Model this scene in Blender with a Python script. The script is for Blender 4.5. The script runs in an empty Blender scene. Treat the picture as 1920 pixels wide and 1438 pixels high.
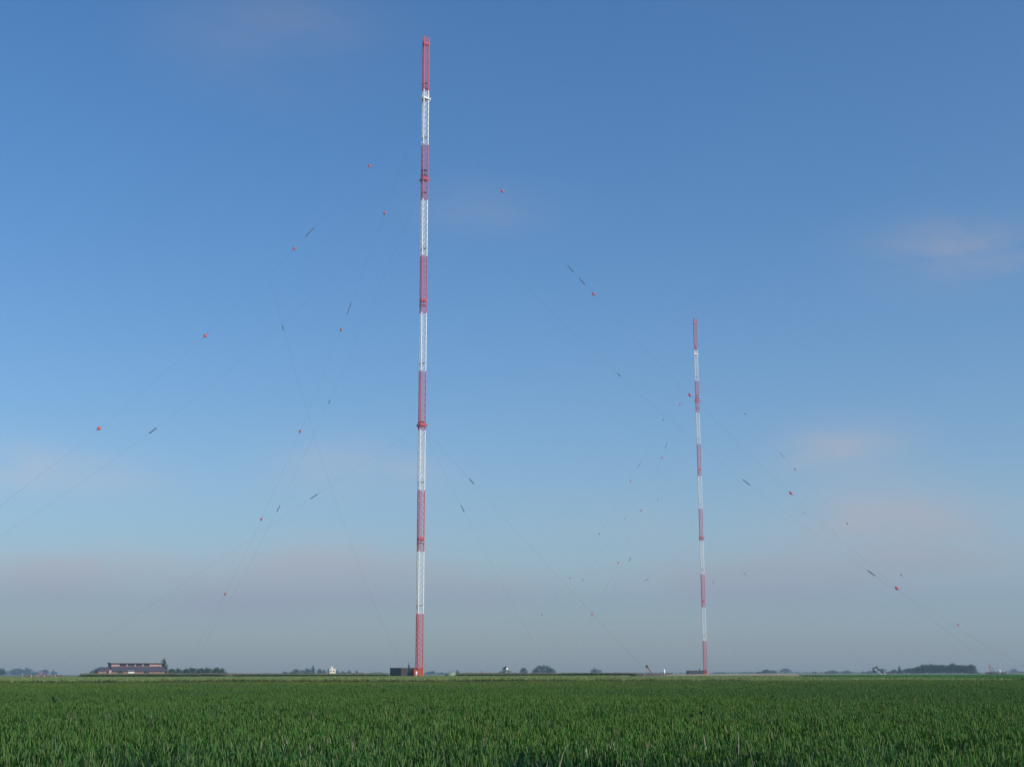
import bpy, bmesh, math, random
import numpy as np
from mathutils import Vector, Matrix, Euler

S = bpy.context.scene
C = S.collection
rnd = random.Random(11)
nr = np.random.RandomState(5)
PI = math.pi

# ------------------------------------------------------------------ camera
F_PX, PITCH, ROLL, CX, CY, EYE = 2611.0, math.radians(11.75), math.radians(-0.15), 960.0, 719.0, 1.75
cam = bpy.data.cameras.new('camera')
cam_o = bpy.data.objects.new('camera', cam)
C.objects.link(cam_o)
cam.sensor_width = 36.0
cam.sensor_fit = 'HORIZONTAL'
cam.lens = 36.0 * F_PX / 1920.0
cam.clip_start, cam.clip_end = 0.5, 40000
ex = Vector((1, 0, 0))
ef = Vector((0, math.cos(PITCH), math.sin(PITCH)))
eu = Vector((0, -math.sin(PITCH), math.cos(PITCH)))
c_, s_ = math.cos(ROLL), math.sin(ROLL)
ax = ex * c_ + eu * s_
ay = -ex * s_ + eu * c_
M = Matrix((ax, ay, -ef)).transposed().to_4x4()
M.translation = (0, 0, EYE)
cam_o.matrix_world = M
S.camera = cam_o


def bearing(px):
    """horizontal bearing of a photo column near the horizon"""
    X, Y = px - CX, CY - 1262.0
    sx = X * c_ - Y * s_
    sy = X * s_ + Y * c_
    return math.atan2(sx, F_PX * math.cos(PITCH) - sy * math.sin(PITCH))


def at(px, d):
    b = bearing(px)
    return d * math.sin(b), d * math.cos(b)


def hor(px):
    return 1264.6 - px * (5.02 / 1920)


def z_at(px, py, d):
    """height of a point seen at photo row py at distance d"""
    return EYE + (hor(px) - py) * d / 2669.0


def gz(x, y):
    """gentle lie of the land"""
    z = 1.2 * math.exp(-(((x + 280) / 170) ** 2 + ((y - 840) / 190) ** 2))
    return z


# ------------------------------------------------------------------ materials
def mat(name, col, rough=0.6, noise=0.0, nscale=1.0, metallic=0.0, detail=4):
    m = bpy.data.materials.new(name)
    m.use_nodes = True
    nt = m.node_tree
    b = nt.nodes['Principled BSDF']
    b.inputs['Roughness'].default_value = rough
    b.inputs['Metallic'].default_value = metallic
    if noise:
        tc = nt.nodes.new('ShaderNodeTexCoord')
        n = nt.nodes.new('ShaderNodeTexNoise')
        n.inputs['Scale'].default_value = nscale
        n.inputs['Detail'].default_value = detail
        nt.links.new(tc.outputs['Object'], n.inputs['Vector'])
        r = nt.nodes.new('ShaderNodeValToRGB')
        r.color_ramp.elements[0].position = 0.3
        r.color_ramp.elements[1].position = 0.7
        r.color_ramp.elements[0].color = tuple(c * (1 - noise) for c in col) + (1,)
        r.color_ramp.elements[1].color = tuple(min(1, c * (1 + noise)) for c in col) + (1,)
        nt.links.new(n.outputs['Fac'], r.inputs['Fac'])
        nt.links.new(r.outputs['Color'], b.inputs['Base Color'])
    else:
        b.inputs['Base Color'].default_value = tuple(col) + (1,)
    return m


def leaf_mat(name, hue_noise=0.25, nscale=0.05, transl=0.3, rough=0.65):
    """foliage: colour of each blade or leaf from its attribute, drifting slowly over the field"""
    m = bpy.data.materials.new(name)
    m.use_nodes = True
    nt = m.node_tree
    b = nt.nodes['Principled BSDF']
    b.inputs['Roughness'].default_value = rough
    b.inputs['Specular IOR Level'].default_value = 0.08
    at_ = nt.nodes.new('ShaderNodeAttribute')
    at_.attribute_name = 'tint'
    geo = nt.nodes.new('ShaderNodeNewGeometry')
    n = nt.nodes.new('ShaderNodeTexNoise')
    n.inputs['Scale'].default_value = nscale
    n.inputs['Detail'].default_value = 5
    nt.links.new(geo.outputs['Position'], n.inputs['Vector'])
    r = nt.nodes.new('ShaderNodeValToRGB')
    r.color_ramp.elements[0].position = 0.35
    r.color_ramp.elements[1].position = 0.68
    k = hue_noise
    r.color_ramp.elements[0].color = (1 - k, 1 - k * 0.7, 1 + k * 0.2, 1)
    r.color_ramp.elements[1].color = (1 + k * .8, 1 + k * 0.65, 1 - k * 0.3, 1)
    nt.links.new(n.outputs['Fac'], r.inputs['Fac'])
    mx = nt.nodes.new('ShaderNodeMix')
    mx.data_type = 'RGBA'
    mx.blend_type = 'MULTIPLY'
    mx.inputs['Factor'].default_value = 1
    nt.links.new(at_.outputs['Color'], mx.inputs['A'])
    nt.links.new(r.outputs['Color'], mx.inputs['B'])
    nt.links.new(mx.outputs['Result'], b.inputs['Base Color'])
    if transl:
        t = nt.nodes.new('ShaderNodeBsdfTranslucent')
        nt.links.new(mx.outputs['Result'], t.inputs['Color'])
        ms = nt.nodes.new('ShaderNodeMixShader')
        ms.inputs['Fac'].default_value = transl
        nt.links.new(b.outputs[0], ms.inputs[1])
        nt.links.new(t.outputs[0], ms.inputs[2])
        nt.links.new(ms.outputs[0], nt.nodes['Material Output'].inputs['Surface'])
    return m


M_RED = mat('mast_red_paint', (0.60, 0.050, 0.075), 0.45, 0.18, 0.35)
M_WHITE = mat('mast_white_paint', (0.88, 0.88, 0.85), 0.45, 0.06, 0.35)
M_DARK = mat('dark_steel_grating', (0.035, 0.033, 0.035), 0.6, 0.2, 1.0)
M_GALV = mat('galvanised_wire', (0.10, 0.11, 0.12), 0.5, metallic=0.3)
M_INSU = mat('brown_glazed_porcelain', (0.055, 0.058, 0.07), 0.3, 0.15, 2.0)
M_BALL = mat('orange_marker_paint', (0.66, 0.11, 0.08), 0.45, 0.12, 1.5)
M_BASE = mat('vermilion_cabin_paint', (0.66, 0.10, 0.03), 0.5, 0.12, 0.8)
M_WPAINT = mat('white_enamel', (0.83, 0.83, 0.80), 0.4, 0.03, 1.0)
M_CLAD = mat('dark_grey_cladding', (0.050, 0.046, 0.038), 0.95, 0.2, 0.7)
M_CLADTRIM = mat('grey_metal_trim', (0.22, 0.23, 0.24), 0.5, 0.1, 1.0)
M_BRICK = mat('pink_brick', (0.29, 0.165, 0.13), 0.85, 0.22, 0.6)
M_SLATE = mat('dark_slate', (0.072, 0.066, 0.082), 0.7, 0.2, 0.5)
M_FASCIA = mat('pale_fascia', (0.50, 0.48, 0.48), 0.6, 0.1, 0.5)
M_DARKGL = mat('dark_glazing', (0.03, 0.032, 0.045), 0.25, 0.2, 0.3)
M_PINKP = mat('pink_render_panel', (0.50, 0.30, 0.26), 0.8, 0.1, 0.6)
M_CREAM = mat('cream_render', (0.72, 0.66, 0.52), 0.8, 0.08, 0.5)
M_FENCE = mat('brown_fence_boards', (0.15, 0.105, 0.085), 0.8, 0.25, 0.8)
M_POST = mat('pale_concrete_post', (0.50, 0.47, 0.40), 0.85, 0.1, 1.0)
M_BOOM = mat('orange_anchor_paint', (0.46, 0.14, 0.09), 0.5, 0.15, 0.8)
M_PALEB = mat('pale_anchor_paint', (0.62, 0.62, 0.58), 0.5, 0.1, 0.8)
M_BARK = mat('bark', (0.07, 0.055, 0.04), 0.9, 0.25, 3.0)
M_MOUND = mat('pale_green_cover', (0.24, 0.30, 0.20), 0.85, 0.15, 0.4)
M_WHEAT = leaf_mat('wheat_blades', 0.22, 0.035, 0.30)
M_BARLEY = leaf_mat('barley_blades', 0.12, 0.02, 0.30)
M_BEET = leaf_mat('beet_leaves', 0.15, 0.03, 0.30)
M_LEAF = leaf_mat('tree_leaves', 0.25, 0.12, 0.20)


def ground_mat():
    m = bpy.data.materials.new('field_ground')
    m.use_nodes = True
    nt = m.node_tree
    b = nt.nodes['Principled BSDF']
    b.inputs['Roughness'].default_value = 0.95
    geo = nt.nodes.new('ShaderNodeNewGeometry')
    mp = nt.nodes.new('ShaderNodeMapping')
    mp.inputs['Scale'].default_value = (0.004, 0.012, 1)
    nt.links.new(geo.outputs['Position'], mp.inputs['Vector'])
    v = nt.nodes.new('ShaderNodeTexVoronoi')       # patchwork of far fields
    v.inputs['Scale'].default_value = 1
    nt.links.new(mp.outputs[0], v.inputs['Vector'])
    r = nt.nodes.new('ShaderNodeValToRGB')
    e = r.color_ramp.elements
    e[0].position, e[0].color = 0.0, (0.10, 0.13, 0.05, 1)
    e[1].position, e[1].color = 1.0, (0.25, 0.24, 0.13, 1)
    x = e.new(0.5)
    x.color = (0.15, 0.18, 0.07, 1)
    nt.links.new(v.outputs['Color'], r.inputs['Fac'])
    n = nt.nodes.new('ShaderNodeTexNoise')          # bare soil between the stems near by
    n.inputs['Scale'].default_value = 1.5
    n.inputs['Detail'].default_value = 6
    nt.links.new(geo.outputs['Position'], n.inputs['Vector'])
    rs = nt.nodes.new('ShaderNodeValToRGB')
    rs.color_ramp.elements[0].color = (0.035, 0.028, 0.018, 1)
    rs.color_ramp.elements[1].color = (0.075, 0.06, 0.04, 1)
    nt.links.new(n.outputs['Fac'], rs.inputs['Fac'])
    sp = nt.nodes.new('ShaderNodeSeparateXYZ')
    nt.links.new(geo.outputs['Position'], sp.inputs[0])
    mr = nt.nodes.new('ShaderNodeMapRange')
    mr.inputs['From Min'].default_value = 400
    mr.inputs['From Max'].default_value = 430
    nt.links.new(sp.outputs['Y'], mr.inputs['Value'])
    mx = nt.nodes.new('ShaderNodeMix')
    mx.data_type = 'RGBA'
    nt.links.new(mr.outputs[0], mx.inputs['Factor'])
    nt.links.new(rs.outputs[0], mx.inputs['A'])
    nt.links.new(r.outputs[0], mx.inputs['B'])
    nt.links.new(mx.outputs['Result'], b.inputs['Base Color'])
    return m


# ------------------------------------------------------------------ helpers
class MB:
    """collects boxes, bars, lathes and polygons; build() links them as ONE mesh object"""
    def __init__(self):
        self.v, self.f, self.t = [], [], []

    def poly(self, pts):
        i = len(self.v)
        self.v += [tuple(p) for p in pts]
        self.f.append(tuple(range(i, i + len(pts))))

    def box(self, cx, cy, cz, sx, sy, sz, rot=0.0):
        i = len(self.v)
        c, s = math.cos(rot), math.sin(rot)
        for dz in (-.5, .5):
            for dx, dy in ((-.5, -.5), (.5, -.5), (.5, .5), (-.5, .5)):
                x, y = dx * sx, dy * sy
                self.v.append((cx + x * c - y * s, cy + x * s + y * c, cz + dz * sz))
        for q in ((3, 2, 1, 0), (4, 5, 6, 7), (0, 1, 5, 4), (1, 2, 6, 5), (2, 3, 7, 6), (3, 0, 4, 7)):
            self.f.append(tuple(i + k for k in q))

    def bar(self, a, b, r, n=6, r2=None):
        a, b = Vector(a), Vector(b)
        d = (b - a)
        if d.length < 1e-6:
            return
        d.normalize()
        u = d.orthogonal().normalized()
        w = d.cross(u)
        i = len(self.v)
        for p, rr in ((a, r), (b, r if r2 is None else r2)):
            for k in range(n):
                t = 2 * PI * k / n
                self.v.append(tuple(p + (u * math.cos(t) + w * math.sin(t)) * rr))
        for k in range(n):
            k2 = (k + 1) % n
            self.f.append((i + k, i + k2, i + n + k2, i + n + k))
        self.f.append(tuple(i + k for k in reversed(range(n))))
        self.f.append(tuple(i + n + k for k in range(n)))

    def tube(self, pts, r, n=5):
        i0 = len(self.v)
        N = len(pts)
        P = [Vector(p) for p in pts]
        for j in range(N):
            d = (P[min(j + 1, N - 1)] - P[max(j - 1, 0)]).normalized()
            u = d.cross(Vector((0, 0, 1))).normalized()
            w = d.cross(u)
            for k in range(n):
                t = 2 * PI * k / n
                self.v.append(tuple(P[j] + (u * math.cos(t) + w * math.sin(t)) * r))
        for j in range(N - 1):
            for k in range(n):
                k2 = (k + 1) % n
                a = i0 + j * n
                self.f.append((a + k, a + k2, a + n + k2, a + n + k))

    def lathe(self, prof, n=12, org=(0, 0, 0), axis=None):
        """profile of (radius, height) turned round z, or round axis"""
        q = Vector((0, 0, 1)).rotation_difference(Vector(axis)) if axis is not None else None
        i = len(self.v)
        for r, h in prof:
            for k in range(n):
                t = 2 * PI * k / n
                p = Vector((r * math.cos(t), r * math.sin(t), h))
                if q:
                    p = q @ p
                self.v.append((p.x + org[0], p.y + org[1], p.z + org[2]))
        for j in range(len(prof) - 1):
            for k in range(n):
                k2 = (k + 1) % n
                a = i + j * n
                self.f.append((a + k, a + k2, a + n + k2, a + n + k))
        self.f.append(tuple(i + k for k in reversed(range(n))))
        a = i + (len(prof) - 1) * n
        self.f.append(tuple(a + k for k in range(n)))

    def mesh(self, name, m):
        me = bpy.data.meshes.new(name)
        me.from_pydata(self.v, [], self.f)
        if self.t:
            ca = me.attributes.new('tint', 'FLOAT_COLOR', 'FACE')
            ca.data.foreach_set('color', np.array(self.t, dtype=np.float32).ravel())
        me.materials.append(m)
        me.update()
        return me

    def build(self, name, m, parent=None, smooth=False):
        me = self.mesh(name, m)
        if smooth:
            for p in me.polygons:
                p.use_smooth = True
        return link(name, me, parent)


def link(name, me, parent=None):
    o = bpy.data.objects.new(name, me)
    C.objects.link(o)
    if parent is not None:
        o.parent = parent
    return o


def tag(o, label=None, cat=None, group=None, kind=None):
    if label:
        o['label'] = label
    if cat:
        o['category'] = cat
    if group:
        o['group'] = group
    if kind:
        o['kind'] = kind
    return o


def empty(name, loc, rz=0.0):
    o = bpy.data.objects.new(name, None)
    C.objects.link(o)
    o.empty_display_size = 0.5
    o.location = loc
    o.rotation_euler = (0, 0, rz)
    return o


def copy_tree(o, parent=None):
    c = o.copy()
    C.objects.link(c)
    if parent is not None:
        c.parent = parent
        c.matrix_parent_inverse = o.matrix_parent_inverse
    for ch in list(o.children):
        copy_tree(ch, c)
    return c


# ------------------------------------------------------------------ ground
def grid_axis(near, far, n):
    t = np.linspace(-1, 1, n)
    return np.sign(t) * (np.abs(t) ** 2.2) * far


gx = grid_axis(0, 7000, 61)
gy = np.concatenate([np.linspace(-7000, -60, 8), np.linspace(-20, 1300, 67), np.linspace(1400, 7000, 20)])
gb = MB()
for y in gy:
    for x in gx:
        gb.v.append((float(x), float(y), gz(float(x), float(y))))
nx = len(gx)
for j in range(len(gy) - 1):
    for i in range(nx - 1):
        a = j * nx + i
        gb.f.append((a, a + 1, a + nx + 1, a + nx))
ground = gb.build('ground', ground_mat(), smooth=True)
tag(ground, kind='structure')

# ------------------------------------------------------------------ crops
STORE = {}


def lerp3(a, b, t):
    return tuple(a[i] + (b[i] - a[i]) * t for i in range(3))


def blade(mb, x, y, z0, L, w, az, lean, droop, col, seg=4, lateral=0.0):
    """one grass blade: a bent ribbon rising from z0, bending over towards az"""
    dx, dy = math.cos(az), math.sin(az)
    px_, py_ = -dy, dx
    tw = rnd.uniform(-.7, .7)
    i = len(mb.v)
    ang = lean
    cx, cz, cl = 0.0, 0.0, 0.0
    for k in range(seg + 1):
        t = k / seg
        ww = w * (0.75 + 0.5 * t) if t < 0.35 else w * max(0.06, (1.0 - ((t - .35) / .65) ** 1.6))
        wx, wy = px_ * math.cos(tw) + dx * math.sin(tw), py_ * math.cos(tw) + dy * math.sin(tw)
        bx, by, bz = x + dx * cx, y + dy * cx, z0 + cz
        mb.v.append((bx - wx * ww * .5, by - wy * ww * .5, bz))
        mb.v.append((bx + wx * ww * .5, by + wy * ww * .5, bz))
        st = L / seg
        cx += math.sin(ang) * st
        cz += math.cos(ang) * st
        ang += droop / seg * (0.5 + 1.3 * t)
    q = rnd.choice((.4, .65, .9, 1.0, 1.35, 1.8))
    for k in range(seg):
        a = i + 2 * k
        mb.f.append((a, a + 1, a + 3, a + 2))
        mb.t.append(tuple(c * q for c in col) + (1,))


def cereal_patch(size, n, H, pal, ear_p, ear_col, straw_p, straw_col, leafw, leafL):
    mb = MB()
    for it in range(n):
        if it % 9 == 0:                 # tillers stand together in tufts, with gaps between
            kx, ky, kh = rnd.uniform(-.5, .5) * size, rnd.uniform(-.5, .5) * size, rnd.gauss(0.93, .07)
            kt = rnd.choice((.7, .85, 1.0, 1.0, 1.2))
        x, y = kx + rnd.gauss(0, .034) * size, ky + rnd.gauss(0, .034) * size
        h = H * (kh + rnd.gauss(0, 0.045))
        a0 = rnd.uniform(0, 2 * PI)
        wind = 0.4
        col = tuple(c * kt for c in lerp3(pal[0], pal[1], rnd.random()))
        straw = rnd.random() < straw_p
        sx, sy = math.cos(a0) * .05, math.sin(a0) * .05
        # stalk
        sc = straw_col if straw else lerp3(col, pal[2], .4)
        i = len(mb.v)
        for k, (t, r) in enumerate(((0.25, .0035), (1.0, .0028))):
            for q in range(3):
                g = 2 * PI * q / 3 + a0
                mb.v.append((x + sx * t + r * math.cos(g), y + sy * t + r * math.sin(g), h * t))
        for q in range(3):
            q2 = (q + 1) % 3
            mb.f.append((i + q, i + q2, i + 3 + q2, i + 3 + q))
            mb.t.append(sc + (1,))
        # leaves
        for lv in range(rnd.choice((3, 3, 4))):
            z0 = h * (0.92 - 0.17 * lv + rnd.uniform(-.05, .05))
            lc = straw_col if (straw and rnd.random() < .6) else lerp3(col, pal[2], min(1, max(0, .12 + rnd.uniform(-.1, .25) + (0.2 if lv == 0 else 0))))
            if rnd.random() < straw_p * .5:
                lc = straw_col
            upright = rnd.random() < 0.6
            blade(mb, x + sx * z0 / h, y + sy * z0 / h, z0, leafL * rnd.uniform(.7, 1.25), leafw * rnd.uniform(.7, 1.25),
                  rnd.uniform(0, 2 * PI), rnd.uniform(.06, .3) if upright else rnd.uniform(.3, .7),
                  rnd.uniform(0.1, .7) if upright else rnd.uniform(.7, 2.2), lc)
        if rnd.random() < ear_p:
            el = rnd.uniform(.07, .10)
            ec = lerp3(ear_col, pal[2], rnd.uniform(0, .45))
            bx, by = x + sx, y + sy
            tx, ty = bx + rnd.uniform(-.03, .03), by + rnd.uniform(-.03, .03)
            i = len(mb.v)
            for (t, r) in ((0, .004), (.3, .0095), (.75, .008), (1.0, .002)):
                for q in range(4):
                    g = PI / 2 * q + a0
                    mb.v.append((bx + (tx - bx) * t + r * math.cos(g), by + (ty - by) * t + r * math.sin(g), h + el * t))
            for k in range(3):
                for q in range(4):
                    q2 = (q + 1) % 4
                    a = i + 4 * k
                    mb.f.append((a + q, a + q2, a + 4 + q2, a + 4 + q))
                    mb.t.append(tuple(c * rnd.uniform(.85, 1.15) for c in ec) + (1,))
    return mb


def leafy_patch(size, n, H, pal, lw, ll):
    """rosettes of broad leaves (beet, maize seen from afar)"""
    mb = MB()
    for _ in range(n):
        x, y = rnd.uniform(-.5, .5) * size, rnd.uniform(-.5, .5) * size
        for k in range(9):
            az = rnd.uniform(0, 2 * PI)
            blade(mb, x, y, H * rnd.uniform(.15, .55), ll * rnd.uniform(.7, 1.2), lw * rnd.uniform(.8, 1.3), az, rnd.uniform(.15, .7), rnd.uniform(.3, 1.4),
                  lerp3(pal[0], pal[1], rnd.random()), seg=3)
    return mb


def patch_set(name, meshes):
    col = bpy.data.collections.new(name)
    for k, me in enumerate(meshes):
        o = bpy.data.objects.new('%s_patch_%02d' % (name, k), me)
        col.objects.link(o)
    return col


def scatter(name, col, pts, rots, scls, idx, label_mat):
    """ONE object of stuff whose geometry nodes set a clump of the crop at each of its points"""
    me = bpy.data.meshes.new(name)
    me.vertices.add(len(pts))
    me.vertices.foreach_set('co', np.asarray(pts, dtype=np.float32).ravel())
    for nm, typ, key, arr in (('rz', 'FLOAT', 'value', rots), ('idx', 'INT', 'value', idx), ('sc', 'FLOAT_VECTOR', 'vector', scls)):
        a_ = me.attributes.new(nm, typ, 'POINT')
        a_.data.foreach_set(key, np.asarray(arr, dtype=np.int32 if typ == 'INT' else np.float32).ravel())
    o = link(name, me)
    tag(o, kind='stuff')
    ng = bpy.data.node_groups.new(name + '_nodes', 'GeometryNodeTree')
    ng.interface.new_socket('Geometry', in_out='INPUT', socket_type='NodeSocketGeometry')
    ng.interface.new_socket('Geometry', in_out='OUTPUT', socket_type='NodeSocketGeometry')
    N, L = ng.nodes, ng.links
    gi, go = N.new('NodeGroupInput'), N.new('NodeGroupOutput')
    ci = N.new('GeometryNodeCollectionInfo')
    ci.inputs['Collection'].default_value = col
    ci.inputs['Separate Children'].default_value = True
    ci.inputs['Reset Children'].default_value = True
    iop = N.new('GeometryNodeInstanceOnPoints')
    iop.inputs['Pick Instance'].default_value = True

    def named(nm, typ):
        n = N.new('GeometryNodeInputNamedAttribute')
        n.data_type = typ
        n.inputs['Name'].default_value = nm
        return n.outputs['Attribute']
    cx = N.new('ShaderNodeCombineXYZ')
    L.new(named('rz', 'FLOAT'), cx.inputs['Z'])
    L.new(gi.outputs[0], iop.inputs['Points'])
    L.new(ci.outputs[0], iop.inputs['Instance'])
    L.new(named('idx', 'INT'), iop.inputs['Instance Index'])
    L.new(cx.outputs[0], iop.inputs['Rotation'])
    L.new(named('sc', 'FLOAT_VECTOR'), iop.inputs['Scale'])
    L.new(iop.outputs[0], go.inputs[0])
    md = o.modifiers.new('clumps', 'NODES')
    md.node_group = ng
    return o


def swell(x, y):
    """slow rise and fall of the crop's height"""
    return (math.sin(x * .21 + y * .05) + math.sin(x * .07 - y * .16 + 1.7) + math.sin(x * .45 + y * .33 + 4) * .6 + math.sin(y * .7 + x * .9) * .5) / 3.1


def fill(step, y0, y1, inside, nvar, hs=0.05, sxy=1.0, base=None, width=0.45, x_pad=4.0):
    P, Rz, Sc, Ix = [], [], [], []
    y = y0
    while y < y1:
        w = y * width + x_pad
        x = -w
        while x < w:
            px_, py_ = x + rnd.uniform(-.35, .35) * step, y + rnd.uniform(-.35, .35) * step
            if inside(px_, py_):
                P.append((px_, py_, gz(px_, py_)))
                Rz.append(rnd.uniform(0, 2 * PI))
                h = 1 + hs * swell(px_, py_) + rnd.uniform(-.03, .03)
                if base:
                    h *= base(px_, py_)
                q = sxy * rnd.uniform(.92, 1.12)
                Sc.append((q, q, h))
                Ix.append(rnd.randrange(nvar))
            x += step
        y += step
    return P, Rz, Sc, Ix


W_PAL = ((0.012, 0.064, 0.022), (0.036, 0.130, 0.016), (0.078, 0.205, 0.028))
F_PAL = ((0.042, 0.120, 0.022), (0.070, 0.170, 0.024), (0.120, 0.225, 0.040))
wheat = patch_set('wheat', [cereal_patch(1.0, 180, 0.84, W_PAL, .7, (0.155, 0.245, 0.07), .025, (0.30, 0.26, 0.14), 0.0120, 0.19).mesh('wheat', M_WHEAT) for _ in range(9)]
                  + [cereal_patch(1.0, 150, 0.84, F_PAL, .95, (0.23, 0.26, 0.075), .03, (0.33, 0.27, 0.14), 0.0130, 0.19).mesh('wheat', M_WHEAT) for _ in range(3)])


def in_wheat(x, y):
    if y < 17 and (math.sin(x * 1.3) + math.sin(x * 2.9 + 1) + math.sin(x * .7 + y)) * .5 + (17 - y) * .30 > .95 + rnd.uniform(-.3, .3):
        return False
    return True


P, Rz, Sc, Ix = fill(0.86, 9.0, 62, in_wheat, 9)
P2, Rz2, Sc2, Ix2 = fill(1.0, 62.2, 145, lambda x, y: True, 9, sxy=1.15, width=.41)
for i, p in enumerate(P2):
    if rnd.random() < ((p[1] - 66) / 75) * (.75 + .4 * swell(p[0] * .3, p[1] * .3)):
        Ix2[i] = 9 + rnd.randrange(3)
scatter('wheat_field', wheat, P + P2, Rz + Rz2, Sc + Sc2, Ix + Ix2, None)

# verge of looser, bluer grass at the near edge of the crop
V_PAL = ((0.016, 0.074, 0.040), (0.024, 0.095, 0.036), (0.050, 0.12, 0.040))
verge = patch_set('verge', [cereal_patch(1.0, 80, 0.72, V_PAL, .12, (0.19, 0.19, 0.10), .09, (0.28, 0.26, 0.18), 0.0115, 0.30).mesh('verge', M_WHEAT) for _ in range(5)])
P, Rz, Sc, Ix = fill(0.9, 9.0, 17.5, lambda x, y: rnd.random() < .95, 5, hs=.1)
scatter('verge_grass', verge, P, Rz, Sc, Ix, None)

N_PAL = ((0.030, 0.060, 0.020), (0.050, 0.080, 0.026), (0.09, 0.10, 0.04))
margin = patch_set('margin', [cereal_patch(1.4, 160, 0.92, N_PAL, .5, (0.12, 0.11, 0.05), .1, (0.2, 0.15, 0.09), 0.02, 0.3).mesh('margin', M_WHEAT) for _ in range(3)])
P, Rz, Sc, Ix = fill(1.1, 145.6, 148.6, lambda x, y: (x < 24 or x > 52) and rnd.random() < .9, 3, hs=.08, width=.41)
scatter('margin_grass', margin, P, Rz, Sc, Ix, None)
B_PAL = ((0.17, 0.25, 0.075), (0.23, 0.31, 0.10), (0.33, 0.39, 0.15))
barley = patch_set('barley', [cereal_patch(2.2, 260, 0.90, B_PAL, .95, (0.36, 0.38, 0.17), .03, (0.36, 0.33, 0.17), 0.03, 0.28).mesh('barley', M_BARLEY) for _ in range(5)])
EDGE = 50.0
P, Rz, Sc, Ix = fill(2.0, 148.5, 400, lambda x, y: (x < EDGE + 3 * math.sin(y * .05) or y < 154) and not (y > 310 and x > .075 * y), 5, hs=.03, width=.40)
scatter('barley_strip', barley, P, Rz, Sc, Ix, None)

T_PAL = ((0.060, 0.18, 0.035), (0.110, 0.27, 0.055))
beet = patch_set('beet', [leafy_patch(3.2, 42, 0.55, T_PAL, .17, .42).mesh('beet', M_BEET) for _ in range(5)])
P, Rz, Sc, Ix = fill(3.0, 156, 420, lambda x, y: x > EDGE + 2 + 3 * math.sin(y * .05), 5, hs=.08, width=.40)
P2, Rz2, Sc2, Ix2 = fill(4.6, 422, 690, lambda x, y: x > EDGE + 58 + .12 * (y - 420), 5, hs=.08, width=.40, sxy=1.5)
scatter('beet_field', beet, P + P2, Rz + Rz2, Sc + Sc2, Ix + Ix2, None)

Z_PAL = ((0.030, 0.070, 0.026), (0.055, 0.105, 0.035))
maize = patch_set('maize', [leafy_patch(3.2, 26, 1.55, Z_PAL, .13, .8).mesh('maize', M_BEET) for _ in range(5)])


def band(px0, px1, d0, d1, step, nvar, hs=.06, base=None, keep=1.0, sxy=1.1):
    P, Rz, Sc, Ix = [], [], [], []
    d = d0
    while d <= d1:
        x0, x1 = at(px0, d)[0], at(px1, d)[0]
        x = x0
        while x < x1:
            if rnd.random() < keep:
                X, Y = x + rnd.uniform(-.3, .3) * step, d + rnd.uniform(-.3, .3) * step
                h = (1 + hs * swell(X * .3, Y * .3)) * (base(X, Y) if base else 1)
                P.append((X, Y, gz(X, Y)))
                Rz.append(rnd.uniform(0, 2 * PI))
                Sc.append((sxy, sxy, h))
                Ix.append(rnd.randrange(nvar))
            x += step
        d += step
    return P, Rz, Sc, Ix


def join(*L):
    out = [[], [], [], []]
    for q in L:
        for i in range(4):
            out[i] += q[i]
    return out


scatter('maize_strip', maize, *join(band(125, 395, 450, 462, 2.0, 5, base=lambda x, y: 1.12), band(440, 722, 455, 467, 2.0, 5, base=lambda x, y: 1.0),
                                    band(865, 1064, 450, 460, 2.0, 5, base=lambda x, y: 1.0), band(1064, 1182, 448, 462, 2.0, 5, base=lambda x, y: 1.12)), None)
R_PAL = ((0.50, 0.43, 0.30), (0.58, 0.51, 0.37), (0.64, 0.57, 0.42))
ripe = patch_set('ripe', [cereal_patch(2.4, 240, 0.9, R_PAL, .95, (0.66, 0.59, 0.43), .3, (0.6, 0.53, 0.38), 0.035, 0.25).mesh('ripe', M_BARLEY) for _ in range(4)])
scatter('ripe_barley', ripe, *join(band(1262, 1495, 425, 470, 2.0, 4, base=lambda x, y: 1.2), band(1120, 1180, 420, 430, 2.0, 4, base=lambda x, y: .95),
                                   band(168, 245, 406, 416, 2.0, 4, base=lambda x, y: 1.05), band(1886, 2000, 700, 730, 2.2, 4, base=lambda x, y: .6)), None)
pale = patch_set('pale', [cereal_patch(2.6, 200, 1.0, ((0.20, 0.21, 0.11), (0.26, 0.26, 0.14), (0.3, 0.29, 0.17)), .95, (0.33, 0.31, 0.18), .2, (0.4, 0.35, 0.22), 0.035, 0.25).mesh('pale', M_BARLEY) for _ in range(4)])
scatter('pale_far_crop', pale, *join(band(120, 425, 640, 668, 2.2, 4, base=lambda x, y: 1.65), band(425, 722, 560, 585, 2.2, 4, base=lambda x, y: 1.62), band(865, 1190, 560, 585, 2.2, 4, base=lambda x, y: 1.62)), None)

# ------------------------------------------------------------------ masts
MH = 350.0
NSEC = 11
SEC = MH / NSEC
ANG = [math.radians(a) for a in (18, 138, 258)]
RT = 2.05
LEG = [Vector((RT * math.cos(a), RT * math.sin(a), 0)) for a in ANG]


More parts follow.
